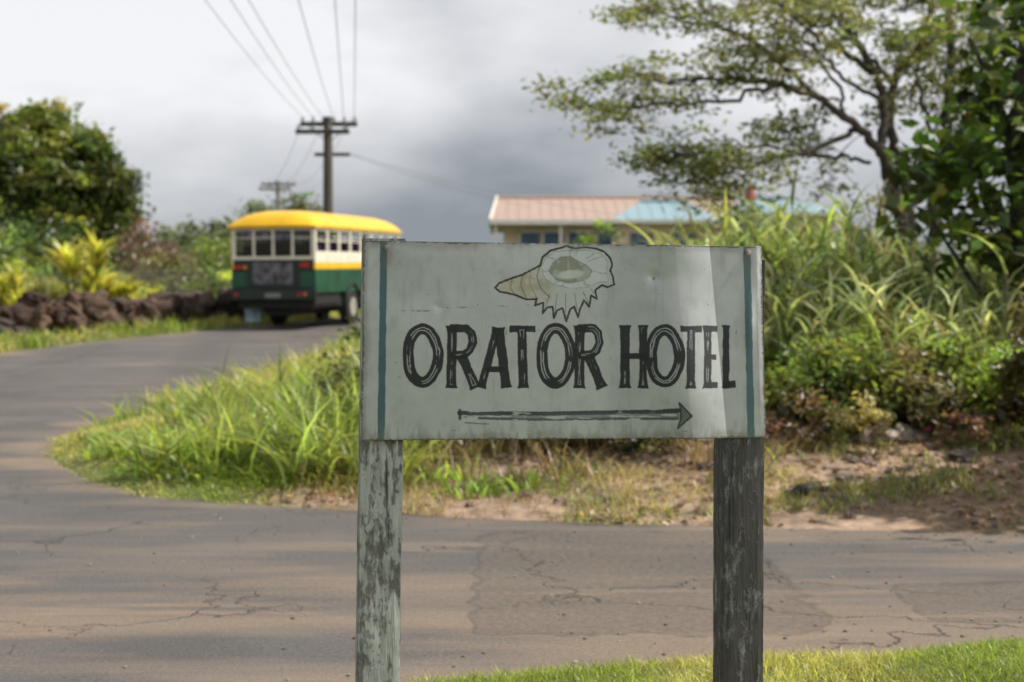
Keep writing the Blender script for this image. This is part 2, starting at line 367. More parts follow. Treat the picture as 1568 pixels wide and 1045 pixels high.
for cx,cy,rx_,ry_ in ((647,545,23,41),(851,545,22,42),(1016,545,21,40)): LET.append((ell(cx,cy,rx_,ry_),8.6,1))
def Rl(x,wd=32):
    LET.append(([(x,504),(x-1,590)],7.6,2));LET.append(([(x,503),(x+wd*.7,503),(x+wd-2,511),(x+wd,525),(x+wd-5,537),(x+wd*.6,543),(x+3,544)],6.4,0))
    LET.append(([(x+wd*.5,548),(x+wd*.95+4,590)],7.4,2))
Rl(692,32);Rl(888,30)
LET+= [([(760,507),(738,590)],6.4,2),([(764,507),(775,590)],7.6,2),([(748,566),(769,566)],4.4,0),
 ([(785,504),(815,504)],5.0,2),([(799,506),(801,590)],7.2,2),
 ([(957,503),(957,590)],7.4,2),([(984,503),(984,590)],6.2,2),([(957,546),(984,546)],4.8,0),
 ([(1044,504),(1068,504)],4.8,2),([(1056,506),(1055,590)],6.6,2),
 ([(1083,504),(1082,590)],6.4,2),([(1083,504),(1094,504)],4.6,2),([(1083,547),(1092,547)],4.2,2),([(1083,590),(1094,590)],4.6,2),
 ([(1112,503),(1112,590)],5.4,2),([(1113,590),(1122,589)],5.4,2)]
for P_,w_,c_ in LET: stroke(P_,w_,True,c_==1,c_==2)
def line(P,wd,col,op=1,br=0):
    P=np.asarray(P,float);x0,y0=P.min(0)-8;x1,y1=P.max(0)+8
    sel=(PX>x0)&(PX<x1)&(PY>y0)&(PY<y1)
    d=np.full(PX.shape,99.);d[sel]=pl(PX[sel],PY[sel],P);d=d+(nf-.5)*1.4
    k=1-sst(d,wd-.6,wd+.7)
    if br:k=k*sst(fbm(PX/5,PY,5,int(wd*10),3),br,br+.12)
    paint(k,col,op)
DT=(.02,.035,.04)
line([(703,633),(840,634),(1036,630)],3.2,DT,.95,.22);line([(703,640),(810,643),(1036,641)],2,DT,.85,.33)
line([(720,637),(1036,636)],4,(.06,.085,.09),.6,.42);line([(704,629),(704,642)],2.2,DT,.9)
line([(712,648),(748,650)],1.2,DT,.6,.3);line([(1015,628),(1040,627)],2,DT,.9)
AH=[(1038,617),(1057,637),(1036,656),(1041,638)];paint(inpoly(PX,PY,AH),(.07,.09,.09),.85)
line(AH+[AH[0]],1.4,DT,.95)
SH=[(758,441),(764,434),(782,427),(800,421),(815,413),(827,407),(831,394),(843,384),(858,380),(868,377),(880,381),(897,379),(912,381),(925,386),(934,396),(937,406),(934,415),(938,424),(940,436),(930,440),(921,437),(911,445),(914,458),(905,453),(902,470),(894,460),(888,474),(885,486),(879,470),(873,474),(867,492),(861,472),(853,476),(848,487),(846,470),(838,471),(831,480),(832,464),(819,468),(822,458),(806,459),(786,451),(765,447)]
shm=inpoly(PX,PY,SH)
paint(shm,(.40,.425,.40),.95)
paint(shm*(1-sst(PX,795,850)),(.37,.345,.25),.75)
paint(shm*sst(fbm(PX,PY,9,77,3),.5,.7)*(PX<840),(.27,.27,.17),.5)
paint(shm*np.exp(-(((PX-838)/10)**2+((PY-436)/16)**2)),(.26,.27,.15),.7)
lip=[(829,409),(836,395),(850,386),(872,384),(900,384),(920,390),(930,402),(928,418),(932,432),(918,432),(900,440),(876,442),(850,437),(834,426)]
paint(inpoly(PX,PY,lip),(.44,.48,.48),.95)
ang=np.arctan2((PY-411)*1.6,PX-876);rr=np.hypot((PY-411)*1.6,PX-876)
ra=sst(np.sin(ang*23+nf*4)+.5*np.sin(ang*7),.8,1.2)*(rr>30)*(rr<54)*inpoly(PX,PY,lip);paint(ra,(.22,.26,.24),.6)
hol=[(840,416),(846,403),(858,394),(874,393),(884,400),(897,406),(906,414),(903,424),(890,431),(870,434),(852,429)]
hm=inpoly(PX,PY,hol);paint(hm,(.25,.275,.22),.8);paint(hm*sst(fbm(PX,PY,10,79,3),.45,.6),(.17,.19,.13),.7);paint((1-sst(np.hypot((PY-421+ (PX-872)*.12)*3,PX-874),14,26))*hm,(.44,.47,.44),.9)
line(hol+[hol[0]],.6,(.12,.13,.10),.6);line(lip+[lip[0]],.5,(.18,.2,.16),.6)
line([(826,408),(822,425),(828,442),(842,456)],1,(.15,.15,.1),.8);line([(800,422),(797,437),(806,458)],1,(.15,.14,.09),.8);line([(784,428),(781,440),(787,451)],.9,(.15,.14,.09),.7)
line([(812,416),(811,436),(822,456)],.9,(.15,.15,.1),.6)
for sx,sy,ex,ey in ((842,450,833,476),(853,450,849,482),(866,450,866,487),(880,450,884,482),(893,448,902,466),(905,443,912,456)): line([(sx,sy),(ex,ey)],.7,(.12,.14,.12),.7)
line(SH+[SH[0]],1.5,(.02,.02,.02),.97)
ed=np.minimum(np.minimum(U*617,(1-U)*617),np.minimum(V_*300,(1-V_)*300))
paint(1-sst(ed+(nf-.5)*5+(nz-.5)*4,1.2,2.6),(.04,.035,.03),.9)
paint((1-sst(ed+(nz-.5)*22,3,14)),(.17,.155,.12),.4)
paint(sst(V_,.88,1)*sst(fbm(PX,PY/4,7,85,3),.45,.7),(.17,.165,.13),.5)
paint(sst(vnoise(PX,PY,5.5,86),.965,.99),(.06,.05,.04),.8)
for x_,y_,a_,b_ in ((640,475,28,1.3),(700,470,24,1.4),(770,468,8,1.5),(820,505,6,2),(1070,505,5,2)): paint(np.exp(-((PX-x_)/a_)**4-((PY-y_-nf*2)/b_)**2)*sst(nf,.4,.6),(.08,.1,.1),.7)
paint(np.exp(-(((PX-593)/9)**2+((PY-392)/22)**2)),(.12,.08,.05),.5);paint(np.exp(-(((PX-1146)/8)**2+((PY-398)/22)**2)),(.12,.08,.05),.5)
paint(np.exp(-((PX-1000)**2+(PY-427)**2)/2.2**2),(.08,.07,.06),.9)
mb=MB();I=np.arange(nu*nv).reshape(nu,nv)
mb.add(Pw.reshape(-1,3),np.stack([I[:-1,:-1],I[:-1,1:],I[1:,1:],I[1:,:-1]],-1).reshape(-1,4),C.reshape(-1,3))
M_sign=vcol('sign_enamel',.36,0,.06,25);ps=M_sign.node_tree.nodes['Principled BSDF'];ps.inputs['Metallic'].default_value=.33;ps.inputs['Coat Weight'].default_value=.25;ps.inputs['Coat Roughness'].default_value=.22
M_back=plain('galvanised_back',(.3,.3,.3),.5,.3,6,.6)
so_=mb.make('sign_panel',[M_sign,M_back],True,sign)
sm=so_.modifiers.new('s','SOLIDIFY');sm.thickness=.0018;sm.offset=-1;sm.material_offset=1;sm.material_offset_rim=1
# posts
def postmat(name,thr,paintc,woodc):
    global nt,tc
    m,nt,p=mat(name);tc=N(nt,'ShaderNodeTexCoord')
    a=noise(20,10,(1.1,1.1,.6),.74);b_=noise(60,6,(1,1,.12),.65);c_=noise(5,4,(1,1,.6),.55,(4,0,0))
    s=math_('ADD',math_('MULTIPLY',a,.68),math_('MULTIPLY',b_,.32));s=math_('ADD',s,math_('MULTIPLY',math_('SUBTRACT',c_,.5),.3))
    wood=ramp(noise(80,6,(1,1,.06),.65,(2,0,0)),.3,.7,tuple(x*.45 for x in woodc),tuple(x*1.6 for x in woodc))
    pt=ramp(noise(26,7,(1,1,.4),.7),.3,.7,tuple(x*.5 for x in paintc),paintc)
    f=ramp(s,thr-.04,thr+.05);col=mix(f,wood,pt)
    ck=ramp(noise(34,8,(1,1,.04),.6,(7,3,0)),.60,.65);col=mix(math_('MULTIPLY',ck,.85),col,(.018,.016,.013))
    st=ramp(noise(13,9,(1,1,.9),.75,(1,6,3)),.60,.67);col=mix(math_('MULTIPLY',st,.8),col,(.035,.032,.026))
    nt.links.new(col,p.inputs['Base Color']);p.inputs['Roughness'].default_value=.6
    bp=N(nt,'ShaderNodeBump');bp.inputs['Strength'].default_value=1;bp.inputs['Distance'].default_value=.006
    nt.links.new(math_('SUBTRACT',math_('ADD',f,math_('MULTIPLY',b_,1.2)),ck),bp.inputs['Height']);nt.links.new(bp.outputs[0],p.inputs['Normal'])
    return m
def post(name,cx0,cx1,cy,wd,dp,z1,m,yaw,sd_):
    mb=MB();nz_=120;zz=np.linspace(-.3,z1,nz_);prof=[]
    k=6
    for s0,s1 in (((-1,-1),(1,-1)),((1,-1),(1,1)),((1,1),(-1,1)),((-1,1),(-1,-1))):
        for i in range(k):
            t=i/k;prof.append((s0[0]+(s1[0]-s0[0])*t,s0[1]+(s1[1]-s0[1])*t))
    prof=np.array(prof);prof=prof*(1-.06*(np.abs(prof).min(1)>.99)[:,None])
    c,s=math.cos(yaw),math.sin(yaw);Vv=[]
    for i,z in enumerate(zz):
        j=1+ .06*(np.array([fbm(z+q,sd_+q*3,.07,3+sd_,3) for q in range(len(prof))])-.5)
        x=prof[:,0]*wd/2*j;y=prof[:,1]*dp/2*j;t=(z+.0)/z1
        Vv.append(np.stack([cx0+(cx1-cx0)*t+x*c-y*s,cy+x*s+y*c,np.full(len(x),z)],1))
    Vv=np.array(Vv);n=len(prof)
    f=[[i*n+j,i*n+(j+1)%n,(i+1)*n+(j+1)%n,(i+1)*n+j] for i in range(nz_-1) for j in range(n)]
    V2=Vv.reshape(-1,3);mb.add(V2,f,(1,1,1))
    top=np.vstack([Vv[-1],Vv[-1].mean(0)+[0,0,.002]]);mb.add(top,[[j,(j+1)%n,n] for j in range(n)],(1,1,1))
    return mb.make(name,m,False,sign)
post('left_post',-.417,-.385,4.285,.13,.10,1.803,postmat('flaking_paint_pale',.445,(.44,.465,.43),(.14,.13,.11)),.168,1)
post('right_post',.711,.712,4.457,.135,.12,1.745,postmat('flaking_paint_dark',.565,(.33,.345,.335),(.042,.04,.036)),.168,2)
M_steel=plain('bolt_steel',(.35,.33,.3),.45,.3,40,.8)
for px_,py_,d_ in ((594,380,4.2+.2*.062),(1145,386,4.2+.2*.967)):
    mb=MB();c=at(px_,py_,d_);tube(mb,[c+nrm*.000,c+nrm*.003],[.010,.010],(1,1,1),16);tube(mb,[c+nrm*.003,c+nrm*.010],[.007,.006],(1,1,1),6)
    mb.make('bolt',M_steel,False,sign)
# ---------------------------------------------------------------- bus
th=math.radians(12);L_=7.0
rc=np.array([-6.72,34.2])+1.06*np.array([math.cos(th),-math.sin(th)])
z0=float(hr(rc[1]+2.8));pitch=.03
bus=empty('bus',(rc[0],rc[1],z0-2.8*pitch),(pitch,0,-th))
G=plain('bus_green_paint',(.012,.075,.045),.3,.35,2);Yl=plain('bus_yellow_paint',(.85,.50,.02),.35,.12,2);Cr=plain('bus_cream_paint',(.78,.73,.60),.35,.12,3)
Dk=plain('bus_dark_paint',(.012,.022,.018),.35,.5,3);Bk=plain('black_rubber',(.012,.012,.012),.8,.3,10);Rd=plain('tail_lamp_red',(.45,.03,.015),.2,.1,3);Or=plain('lamp_orange',(.6,.2,.02),.2,.1,3)
Mu=plain('painted_mural',(.10,.10,.115),.5,.98,6);Se=plain('seat_fabric',(.07,.035,.11),.8,.7,2);Wd=plain('bus_floor_wood',(.10,.07,.045),.8,.3,4)
Bl=plain('mudflap_paint',(.30,.42,.52),.5,.6,4);St=plain('wheel_steel',(.35,.33,.28),.5,.3,8)
m,nt,p=mat('window_glass');tr=N(nt,'ShaderNodeBsdfTransparent');tr.inputs[0].default_value=(.5,.47,.58,1);gl=N(nt,'ShaderNodeBsdfGlossy');gl.inputs[1].default_value=.05
fr=N(nt,'ShaderNodeFresnel');fr.inputs[0].default_value=1.6;mx=N(nt,'ShaderNodeMixShader');nt.links.new(fr.outputs[0],mx.inputs[0]);nt.links.new(tr.outputs[0],mx.inputs[1]);nt.links.new(gl.outputs[0],mx.inputs[2]);nt.links.new(mx.outputs[0],nt.nodes['Material Output'].inputs[0]);Gl=m
def part(name,boxes,m,par,bev=.01):
    mb=MB()
    for b_ in boxes: box(mb,*b_)
    return mb.make(name,m,False,par,bev)
hw=1.06
sides=[]
for s in(-1,1):
    a,b_=(s*hw,s*(hw-.05)) if s<0 else (hw-.05,hw);sides.append((a,b_))
part('green_side_panels',[(a,b_,.0,L_,.86,1.43) for a,b_ in sides]+[(-hw,hw,L_-.05,L_+.02,.9,1.5)],G,bus)
part('yellow_stripe',[(a-.004,b_+.004,.0,L_,1.432,1.58) for a,b_ in sides],Yl,bus)
part('cream_side_panels',[(a,b_,.0,L_,1.582,1.86) for a,b_ in sides]+[(a,b_,0,L_,2.34,2.47) for a,b_ in sides],Cr,bus)
ys=np.linspace(0.05,L_-.05,9)
part('window_pillars',[(a+.002,b_-.002,y-.06,y+.06,1.86,2.34) for a,b_ in sides for y in ys]+[(a+.01,b_-.01,0.05,L_,2.10,2.125) for a,b_ in sides],Cr,bus,.004)
part('rear_panel',[(-hw+.05,hw-.05,0,.05,.98,1.66)],Dk,bus)
part('rear_quarter_panels',[(-hw+.05,-.66,-.010,-.002,1.0,1.36),(.68,hw-.05,-.010,-.002,1.0,1.38)],G,bus,0)
part('rear_belt',[(-hw+.05,hw-.05,-.01,.05,1.662,1.74),(-hw+.05,hw-.05,0,.05,2.36,2.47)],Cr,bus)
xs_=np.linspace(-hw+.08,hw-.08,5)
part('rear_window_pillars',[(x-.03,x+.03,.003,.047,1.74,2.36) for x in xs_],Cr,bus,.004)
part('rear_window_bars',[(xs_[i]+.03,xs_[i+1]-.03,.006,.018,2.17,2.19) for i in (0,1,3)],Cr,bus,0)
part('rear_glass',[(-hw+.1,hw-.1,.02,.026,1.75,2.35)],Gl,bus,0)
part('rear_mural',[(-.52,.5,-.012,-.002,1.08,1.6)],Mu,bus,0)
part('tail_lamps',[(-.98,-.78,-.04,0,1.44,1.53),(.68,.92,-.04,0,1.48,1.59),(.62,.74,-.09,-.06,.80,.87),(-.98,-.86,-.09,-.06,.8,.87)],Rd,bus)
part('indicator_lamps',[(-.76,-.66,-.04,0,1.44,1.53),(.78,.86,-.09,-.06,.80,.87)],Or,bus)
part('bumper',[(-hw-.02,hw+.02,-.06,.06,.70,.97)],Dk,bus,.02)
part('number_plate',[(-.2,.2,-.075,-.062,.76,.87)],plain('plate_grey',(.2,.2,.2)),bus,0)
part('chassis',[(-.95,.95,.1,L_-.1,.50,.94),(-hw+.06,hw-.06,.05,L_-.05,.94,1.0),(-.35,.35,.3,6.6,.32,.52),(-.1,.1,2.4,3.2,.3,.6),(-.9,.9,2.55,2.95,.4,.55),(hw-.12,hw-.06,.1,1.9,.58,.97)],Bk,bus)
part('mudflap',[(-.95,-.55,.5,.52,.16,.58)],Bl,bus,0)
part('floor',[(-hw+.06,hw-.06,.06,L_-.06,1.0,1.06)],Wd,bus,0)
part('seats',[(x,x+.72,y,y+.09,1.06,2.02+.08*((i*7)%3)) for i,y in enumerate(np.arange(.5,L_-1,.8)) for x in(-.98,.26)],Se,bus,.03)
part('front_panel',[(-hw+.05,hw-.05,L_-.04,L_,1.0,1.75),(-.05,.05,L_-.04,L_,1.75,2.4)],G,bus)
mb=MB();u=np.linspace(-1,1,29);v=np.linspace(-1,1,61)
UU,VV=np.meshgrid(u,v,indexing='ij')
X=UU*1.13*(1-.05*np.abs(VV)**12);Y=L_/2+VV*(L_/2+.16)*(1-.012*np.abs(UU)**4);Z=2.47+.40*np.power(np.clip(1-np.abs(UU)**2.8,0,1),.55)*np.power(np.clip(1-np.abs(VV)**9,0,1),.5)
I=np.arange(X.size).reshape(X.shape);f=np.stack([I[:-1,:-1],I[1:,:-1],I[1:,1:],I[:-1,1:]],-1).reshape(-1,4)
mb.add(np.stack([X,Y,Z],-1).reshape(-1,3),f,(1,1,1));mb.make('roof',Yl,True,bus)
part('roof_rim',[(-1.12,1.12,-.13,L_+.13,2.415,2.472)],Yl,bus,.02)
part('rooflining',[(-1.0,1.0,.1,L_-.1,2.38,2.412)],Cr,bus,0)
for wy in(2.75,6.1):
    for s in(-1,1):
        mb=MB();cx=s*.95
        tube(mb,[[cx-.12,wy,.46],[cx-.10,wy,.46],[cx+.10,wy,.46],[cx+.12,wy,.46]],[.41,.46,.46,.41],(1,1,1),28);mb.make('tyre',Bk,False,bus)
        mb=MB();tube(mb,[[cx+s*.10,wy,.46],[cx+s*.132,wy,.46],[cx+s*.125,wy,.46]],[.25,.24,.10],(1,1,1),20);mb.make('wheel_rim',St,False,bus)
        th_=np.linspace(0,np.pi,14);arch=[[s*hw*1.005,wy+.56*math.cos(q),.5+.56*math.sin(q)] for q in th_]
        mb=MB();tube(mb,arch,.045,(1,1,1),6);mb.make('wheel_arch',Bk,True,bus)
# ---------------------------------------------------------------- utility poles & lines
Wood=plain('weathered_pole_wood',(.085,.075,.065),.9,.35,6,0,.4,(1,1,.1));Ins=plain('porcelain',(.25,.23,.22),.3,.2,5);Wire=plain('wire',(.16,.16,.165),.5,.1,3)
def pole(x,y,h,arm=2.0,k=1.0,m=Wood):
    g=float(hr(y));e=empty('utility_pole',(x,y,g))
    mb=MB();tube(mb,[[0,0,-.3],[0,0,h*.5],[0,0,h]],[.20*k,.18*k,.15*k],(1,1,1),12);mb.make('shaft',m,True,e)
    part('crossarms',[(-arm/2,arm/2,.16,.30,h-.30,h-.14),(-arm/2-.1,arm/2-.22,-.30,-.16,h-.62,h-.46),(-.5,.75,.16,.26,h-1.35,h-1.23)],m,e)
    mb=MB()
    for i in range(6):
        xx=-arm/2+.08+i*(arm-.16)/5;tube(mb,[[xx,.22,h-.16],[xx,.22,h-.06],[xx,.22,h+.04]],[.03,.055,.03],(1,1,1),8)
    for i in range(4):
        xx=-arm/2+.0+i*(arm-.4)/3;tube(mb,[[xx,-.22,h-.46],[xx,-.22,h-.3]],[.035,.05],(1,1,1),8)
    tube(mb,[[-.7,.2,h-.3],[0,.15,h-.9]],.02,(1,1,1),5);tube(mb,[[.7,.2,h-.3],[0,.15,h-.9]],.02,(1,1,1),5)
    mb.make('insulators',Ins,True,e);return g+h
pt=pole(-6.45,50,6.75)
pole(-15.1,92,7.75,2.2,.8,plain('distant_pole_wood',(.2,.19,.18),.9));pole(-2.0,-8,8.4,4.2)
mb=MB()
def wire(a,b_,sag,r=.009,n=30):
    t=np.linspace(0,1,n)[:,None];P=np.array(a)*(1-t)+np.array(b_)*t;P[:,2]-=(4*sag*t*(1-t))[:,0];tube(mb,P,r,(1,1,1),4,False)
xf=np.linspace(-7.35,-5.55,6);xm=np.array([-6.1,-5.6,-5.25,-4.3,-3.6,-3.2])
for a,m_ in zip(xf,xm):
    s=(m_-a)/21;wire([a,50.2,pt],[a+s*58,-7.8,8.5],.75)
for i,a in enumerate((-7.3,-6.6,-5.6)): wire([a,50.2,pt],[-15.9+i*.9,92,9.55],.7)
wire([-5.75,50,pt-1.3],[14,78,5.6],.9);wire([-5.75,50,pt-1.25],[14,62,5.0],.8,.008)
mb.make('power_lines',Wire)
# ---------------------------------------------------------------- houses
Pk=plain('faded_metal_roof',(.44,.325,.265),.45,.12,3,0,0,(12,1,1));Tq=plain('turquoise_metal_roof',(.28,.41,.46),.4,.10,3,0,0,(12,1,1));Wl=plain('cream_wall',(.68,.56,.42),.8,.08,3);Wt=plain('white_fascia',(.75,.73,.68),.5,.05,3);Wn=plain('window_pane',(.07,.12,.22),.1,.3,2)
def hip(name,x0,x1,y0,y1,z0,rx0,rx1,z1,m,par):
    ry=(y0+y1)/2;mb=MB();mb.add([[x0,y0,z0],[x1,y0,z0],[rx1,ry,z1],[rx0,ry,z1]],[[0,1,2,3]],(1,1,1))
    mb.add([[x1,y1,z0],[x0,y1,z0],[rx0,ry,z1],[rx1,ry,z1]],[[0,1,2,3]],(1,1,1))
    mb.add([[x0,y1,z0],[x0,y0,z0],[rx0,ry,z1]],[[0,1,2]],(1,1,1));mb.add([[x1,y0,z0],[x1,y1,z0],[rx1,ry,z1]],[[0,1,2]],(1,1,1))
    o=mb.make(name,m,False,par);s=o.modifiers.new('s','SOLIDIFY');s.thickness=.06
    mb=MB()
    for k in range(int((x1-x0)/.45)):
        x=x0+.25+k*.45;tt=1
        if x<rx0: tt=(x-x0)/(rx0-x0)
        if x>rx1: tt=(x1-x)/(x1-rx1)
        if tt<.05: continue
        tube(mb,[[x,y0,z0+.065],[x,y0+(ry-y0)*tt,z0+(z1-z0)*tt+.065]],.009,(1,1,1),4)
    tube(mb,[[rx0,ry,z1+.06],[rx1,ry,z1+.06]],.06,(1,1,1),6);mb.make('roof_seams',m,False,par);return o
h1=empty('house')
hip('roof',-.85,9.6,56.8,65,5.03,-.62,9.4,6.22,Pk,h1)
part('walls',[(-.35,9,58.2,64,1.0,5.0)],Wl,h1,0)
part('fascia',[(-.87,9.62,56.7,56.79,4.88,5.06),(-.93,-.86,56.8,65,4.88,5.06)],Wt,h1,0)
mb=MB();mb.add([[-.92,56.75,4.9],[-.92,56.75,5.12],[-.68,60.9,6.36],[-.68,60.9,6.14]],[[0,1,2,3]],(1,1,1));o=mb.make('barge_board',Wt,False,h1);o.modifiers.new('s','SOLIDIFY').thickness=.08
part('windows',[(x,x+.75,58.12,58.19,3.5,4.62) for x in(.35,1.3,2.3,3.5,4.6,5.7,6.9)],Wn,h1,0)
part('window_frames',[(x-.08,x+.0,58.08,58.18,3.45,4.7) for x in(.35,1.3,2.3,3.5,4.6,5.7,6.9)]+[(.27,7.8,58.08,58.17,4.63,4.72)],Wt,h1,0)
part('verandah_posts',[(x,x+.1,57,57.1,1.3,4.9) for x in(-.7,1.9,4.5,7.1,9.2)],Wt,h1,0)
h2=empty('house')
hip('roof',3.4,7.3,50,54.5,4.63,4.7,6.5,5.42,Tq,h2);part('walls',[(3.8,6.9,50.5,54,1.0,4.6)],Wl,h2,0)
part('windows',[(4.2,5.0,50.42,50.49,3.2,4.2),(5.7,6.5,50.42,50.49,3.2,4.2)],Wn,h2,0);part('fascia',[(3.38,7.32,49.92,49.99,4.52,4.66)],Wt,h2,0)
h3=empty('pavilion')
hip('roof',7.3,11.4,48,52,4.75,8.3,9.9,5.36,Tq,h3);part('walls',[(7.7,11,48.5,51.5,1.2,4.7)],Wl,h3,0);part('fascia',[(7.28,11.42,47.92,47.99,4.66,4.78)],Wt,h3,0)
mb=MB();tube(mb,[[8.35,50,5.3],[8.35,50,5.5],[8.35,50,5.75],[8.35,50,6.0]],[.18,.2,.12,.03],(1,1,1),10);mb.make('finial',plain('finial_red',(.35,.08,.06),.5),True,h3)
# ---------------------------------------------------------------- stone wall
bm=bmesh.new();bmesh.ops.create_icosphere(bm,subdivisions=3,radius=1);ico=np.array([v.co[:] for v in bm.verts]);icf=np.array([[v.index for v in f.verts] for f in bm.faces]);bm.free()
def rock(mb,c,r,col):
    n=ico;k=1+.8*(vnoise(n[:,0]*2+c[0]*7,n[:,1]*2+n[:,2]*1.7+c[1]*5,1.0,11)-.5)+.5*(vnoise(n[:,0]*3+n[:,2]*2,n[:,1]*3+c[0]*9,.7,12)-.5)
    q=np.sign(n)*np.abs(n)**.75
    a=rng.uniform(0,6.28);b_=rng.normal(0,.3);R=np.array([[math.cos(a),-math.sin(a),0],[math.sin(a),math.cos(a),0],[0,0,1]])@np.array([[1,0,0],[0,math.cos(b_),-math.sin(b_)],[0,math.sin(b_),math.cos(b_)]])
    mb.add((q*k[:,None]*np.array(r))@R.T+c,icf,np.asarray(col)*(.6+.8*vnoise(n[:,0]*2+c[0],n[:,2]*2+c[1],.5,13))[:,None])
mb=MB();WP=np.array([(-20,26.8),(-14,28.7),(-10.9,30.7),(-9.0,33.2),(-7.7,36),(-6.9,39),(-5.5,43)])
seg=np.linalg.norm(np.diff(WP,axis=0),axis=1);cum=np.r_[0,np.cumsum(seg)]
s=0
while s<cum[-1]:
    x=np.interp(s,cum,WP[:,0]);y=np.interp(s,cum,WP[:,1]);hh=.70-.15*sst(y,30,38)
    z=0;g=float(hr(y))+.02
    while z<hh*rng.uniform(.80,1.02):
        r=rng.uniform(.18,.44);rock(mb,np.array([x+rng.normal(0,.1),y+rng.normal(0,.12),g+z+r*.42]),(r*rng.uniform(.9,1.4),r,r*rng.uniform(.6,.9)),jit([(.062,.036,.026),(.034,.027,.023),(.07,.044,.031)][rng.integers(3)],1,.3)[0]);z+=r*.95
    s+=rng.uniform(.24,.46)
mb.make('stone_wall',M_rock,False)
mb=MB()
for px_,py_,d_,r_,c_ in ((1225,775,11.2,.085,(.04,.035,.03)),(1345,690,13.0,.16,(.30,.25,.21)),(1400,687,13.2,.13,(.30,.26,.22)),(1290,745,11.8,.06,(.15,.12,.10)),(1480,720,12.4,.10,(.10,.08,.065)),(700,752,11.8,.05,(.2,.15,.12)),(1090,735,12,.07,(.12,.09,.07))):
    x=(px_-784)/F*d_;rock(mb,np.array([x,d_,T1(x,d_)+r_*.25]),(r_*1.4,r_,r_*.5),c_)
for _ in range(90):
    x=rng.uniform(-1.5,6);y=rng.uniform(10.4,14);r_=rng.uniform(.015,.05);rock(mb,np.array([x,y,T1(x,y)+r_*.2]),(r_,r_,r_*.6),jit((.15,.11,.085),1,.4)[0])
mb.make('rocks',M_rock)
mb=MB();g0=np.array([-14,34.2]);g1=np.array([-6.2,44])
for t in np.linspace(0,1,7):
    x,y=g0+(g1-g0)*t;g=float(hr(y));tube(mb,[[x,y,g],[x,y,g+1.5]],.03,(.12,.12,.10),6)
for t in np.linspace(0,1,90):
    for d in(-1,1):
        t2=t+d*.12
        if 0<=t2<=1:
            a=g0+(g1-g0)*t;b_=g0+(g1-g0)*t2;tube(mb,[[*a,hr(a[1])+.1],[*b_,hr(b_[1])+1.4]],.005,(.22,.22,.19),3,False)
mb.make('wire_fence',vcol('galvanised_wire',.5))
# ---------------------------------------------------------------- vegetation
def trunk(mb,P,R,c=(.07,.055,.045),n=8): P=spline(P);tube(mb,P,np.interp(np.linspace(0,1,len(P)),np.linspace(0,1,len(R)),R),c,n)
e=empty('mango_tree');mb=MB();bx0,by0=-19.3,58.
trunk(mb,[[bx0,by0,1.5],[bx0+.2,by0,3.5],[bx0-.3,by0,6]],[.5,.4,.3])
for q in range(7):
    a=q*.9;trunk(mb,[[bx0,by0,3.3],[bx0+1.5*math.cos(a),by0+1.5*math.sin(a),5],[bx0+2.8*math.cos(a),by0+2.6*math.sin(a),6.6]],[.22,.15,.06])
mb.make('trunk_and_limbs',M_bark,True,e)
mb=MB()
lobes=[(-20.3,57.6,8.2,1.6),(-18.6,57.4,8.3,1.5),(-17.4,57,7.3,1.5),(-16.6,57,6.0,1.5),(-16.4,57.2,4.9,1.3),(-19.4,56,7.0,1.7),(-18,55.7,5.9,1.5),(-21.6,57,7.4,1.7),(-20.6,55.6,5.6,1.6),(-19,55.2,4.5,1.5),(-17.2,55.9,4.2,1.2),(-22.6,57,5.4,1.8),(-21.9,56,3.9,1.6),(-19.5,59,7.3,2.2),(-23.5,58,6.8,2.2),(-17.9,59,5.6,2),(-18.2,55.6,3.5,1.3),(-20,55.4,3.6,1.5),(-24.5,57.5,4.8,2)]
for cx,cy,cz,r in lobes:
    c0=np.array((.085,.12,.03))*rng.uniform(.6,1.25)
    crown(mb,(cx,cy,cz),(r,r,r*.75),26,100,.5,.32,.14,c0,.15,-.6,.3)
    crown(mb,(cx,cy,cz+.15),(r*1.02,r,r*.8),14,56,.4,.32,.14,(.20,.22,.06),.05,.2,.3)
mb.make('crown',M_leaf,False,e)
mb=MB()
for i in range(60):
    x=rng.uniform(-75,-16) if i<42 else rng.uniform(-16,70);y=rng.uniform(105,150);h=rng.uniform(3.6,6)*(1 if i<42 else .6)
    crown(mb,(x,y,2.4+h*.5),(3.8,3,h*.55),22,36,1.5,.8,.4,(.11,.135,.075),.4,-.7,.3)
mb.make('distant_trees',M_leaf)
e=empty('small_tree');mb=MB();trunk(mb,[[-11.3,66,1.8],[-11.2,66,4],[-11.2,66,5.6]],[.15,.12,.05]);trunk(mb,[[-11.3,66,3],[-10.4,66,4.5],[-9.9,66,5.8]],[.1,.07,.04]);mb.make('trunk',M_bark,True,e)
mb=MB();crown(mb,(-11.5,66,5.5),(1.1,1,.9),24,40,.5,.25,.1,(.16,.18,.08),.5,-.6);crown(mb,(-9.7,66,6.0),(.9,.9,.9),22,40,.45,.25,.1,(.16,.18,.08),.5,-.6);mb.make('crown',M_leaf,False,e)
def shrub(name,items,m=M_leaf):
    mb=MB()
    for (x,y,r,h,n,nl,L,W,col) in items:
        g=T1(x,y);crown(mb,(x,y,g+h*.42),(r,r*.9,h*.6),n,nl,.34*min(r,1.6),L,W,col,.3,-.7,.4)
    return mb.make(name,m)
GB=(.185,.235,.06);GD=(.06,.095,.028);GY=(.30,.32,.09);GM=(.125,.17,.05)
